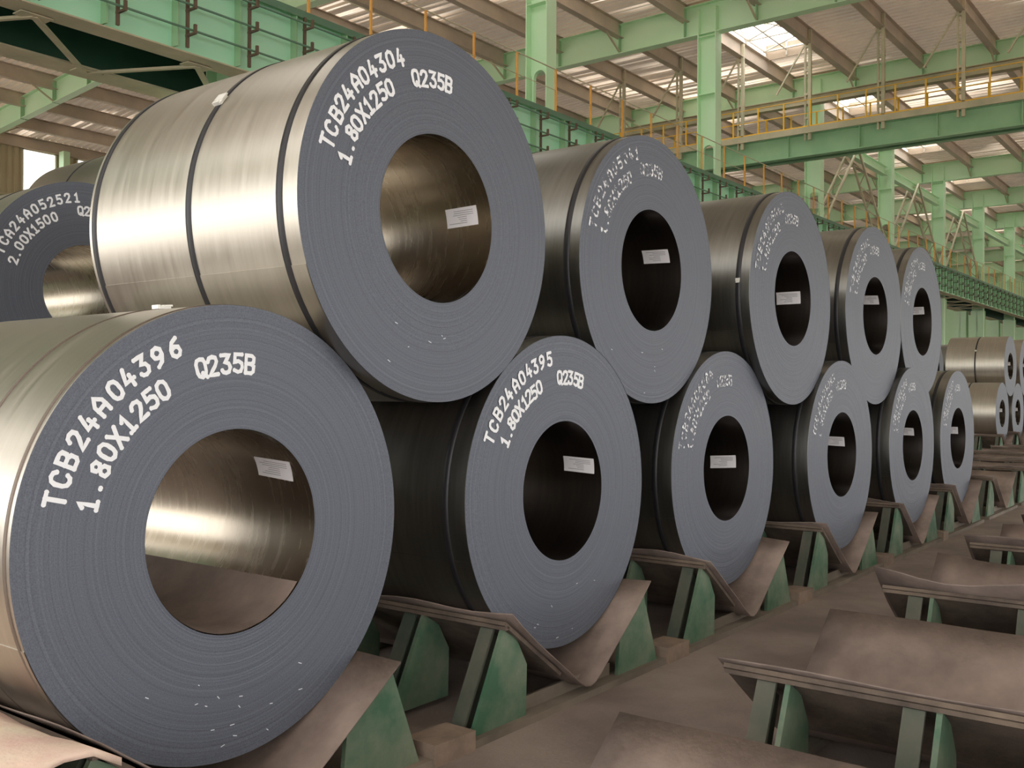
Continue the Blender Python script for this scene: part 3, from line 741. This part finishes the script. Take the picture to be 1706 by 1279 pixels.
for k in range(5):
    x = 10.4+1.73*k
    cradle(x, -.11, 'empty cradle beyond the front row of coils, %s one after the last coil' % nth[k], 'bent sheet in the %s empty cradle after the last coil' % nth[k], 1, 60+k, .02)
for k in range(6):
    cradle(1.732*k, -2.46, ['empty cradle at bottom right corner, nearest the camera', 'empty green cradle at lower right, its plate largest in view', 'empty cradle with a wavy lifted sheet at right edge'][k] if k < 3 else 'empty cradle of the aisle row, %s from the camera' % nth[k],
           ['dusty bent sheet in the nearest empty cradle, bottom right', 'broad dusty sheet over the second empty cradle at lower right', 'wavy sheet lifted off the third empty cradle at right'][k] if k < 3 else 'dusty sheet on the %s empty cradle of the aisle row' % nth[k],
           1, 70+k, (.006, .006, .035, .02, .02, .02)[k], ext=(0, 0, .05, .02, 0, 0)[k], group='empty green cradles beside the aisle')
for j, (x, y, w) in enumerate(REAR):
    cradle(x, y-.11, 'hidden cradle under the %s ground coil of the rear stacks' % w, 'sheet under the %s ground coil of the rear stacks' % w, 1, 120+j, .01, group='cradles of the rear stacks')
for j, x in enumerate((24.1, 25.83, 27.56)):
    cradle(x, 4.2, 'cradle under the %s hindmost distant coil' % nth[j], 'sheet under the %s hindmost distant coil' % nth[j], 1, 130+j, .01, group='distant cradles at right')
# spacer blocks on the floor between neighbouring cradles
bm_ = MB().prism([(-.15, 0), (.15, 0), (.15, .075), (-.15, .08)], 'y', 0, .15).mesh('spacer_block', 'block')
for i in range(5):
    x0 = LOW[i][0]+.72; x1 = LOW[i+1][0]-.78
    o = put('spacer_block', bm_, None, ((x0+x1)/2, -.13, 0)); o.scale.x = (x1-x0-.004)/.30
    tag(o, 'rusty beam stub on the floor between the %s and %s cradles' % (nth[i], nth[i+1]), 'block', 'beam stubs between cradles')
# pale sheet at the bottom left corner
cr = empty('covered_crate', (-1.2, .45, 0)); tag(cr, 'pale cream cloth-covered crate at the bottom left corner', 'crate')
MB().box(-.38, .42, -.7, .75, 0, .44).build('box', 'block', cr)
b = MB(); n1, n2 = 14, 16; rng = random.Random(3); vs = []
for j in range(n2+1):
    for i in range(n1+1):
        vs.append((-.42+1.005*i/n1, -.76+1.55*j/n2, .495-.02*math.sin(i*.9+j*.4)*(.3+.7*i/n1)+rng.uniform(-.003, .003)-.03*(i == n1)))
k_ = len(vs)
vs += [(x, y, z-.02) for (x, y, z) in vs]
fs = [(j*(n1+1)+i, j*(n1+1)+i+1, (j+1)*(n1+1)+i+1, (j+1)*(n1+1)+i) for j in range(n2) for i in range(n1)]
fs += [tuple(k_+i for i in f)[::-1] for f in fs]
for j in range(n2):
    a = j*(n1+1); fs += [(a, a+n1+1, k_+a+n1+1, k_+a)]; a += n1; fs += [(a, k_+a, k_+a+n1+1, a+n1+1)]
for i in range(n1):
    fs += [(i, k_+i, k_+i+1, i+1)]; a = n2*(n1+1)+i; fs += [(a, a+1, k_+a+1, k_+a)]
b.add(vs, fs, True); b.build('cloth_cover', 'tarp', cr)

# ------------------------------------------------------------------ far stack at the right edge
FAR = 'coils of the distant stack at the right'
for i, x in enumerate((22.4, 24.13, 25.86)):
    coil(x, 2.25, .91, .69, .305, 1.25, ['distant lower coil at right edge, plain brown skin and edge-on face', 'distant lower coil at the frame edge, right of the other lower one', 'distant lower coil out past the right frame edge'][i], None, False, (.06, .23, 5, 20, 0, 0), FAR, seed=80+i, n=96, straps=(.6,), clip=(0, 150, .6), bright=True)
    cradle(x, 2.14, 'distant cradle under the %s far lower coil' % nth[i], 'bent sheet under the %s far lower coil' % nth[i], 1, 90+i, .02, group='distant cradles at right')
for i, x in enumerate((23.27, 25.0)):
    coil(x, 2.25, 1.985, .69, .305, 1.25, ['distant upper coil at right edge, pinkish skin with a strap clip', 'distant upper coil cut by the right frame edge'][i], None, False, (.06, .23, 5, 20, 0, 0), FAR, seed=84+i, n=96, straps=(.6,), clip=(0, 150, .6), bright=True)
for i, x in enumerate((24.1, 25.83, 27.56)):
    coil(x, 4.3, .91, .69, .305, 1.25, 'hindmost distant lower coil, %s, behind the brown distant stack' % nth[i], three('TCB24A05050', SZ), False, None, FAR, seed=86+i, n=96, straps=(.6,))
for i, x in enumerate((24.97, 26.7)):
    coil(x, 4.3, 1.985, .69, .305, 1.25, ['distant upper coil almost hidden by the last upper coil of the front row', 'distant upper coil with a white-marked face just right of the last front coil'][i], three('TCB24A05050', SZ), False, None, FAR, seed=90+i, n=96, straps=(.6,))
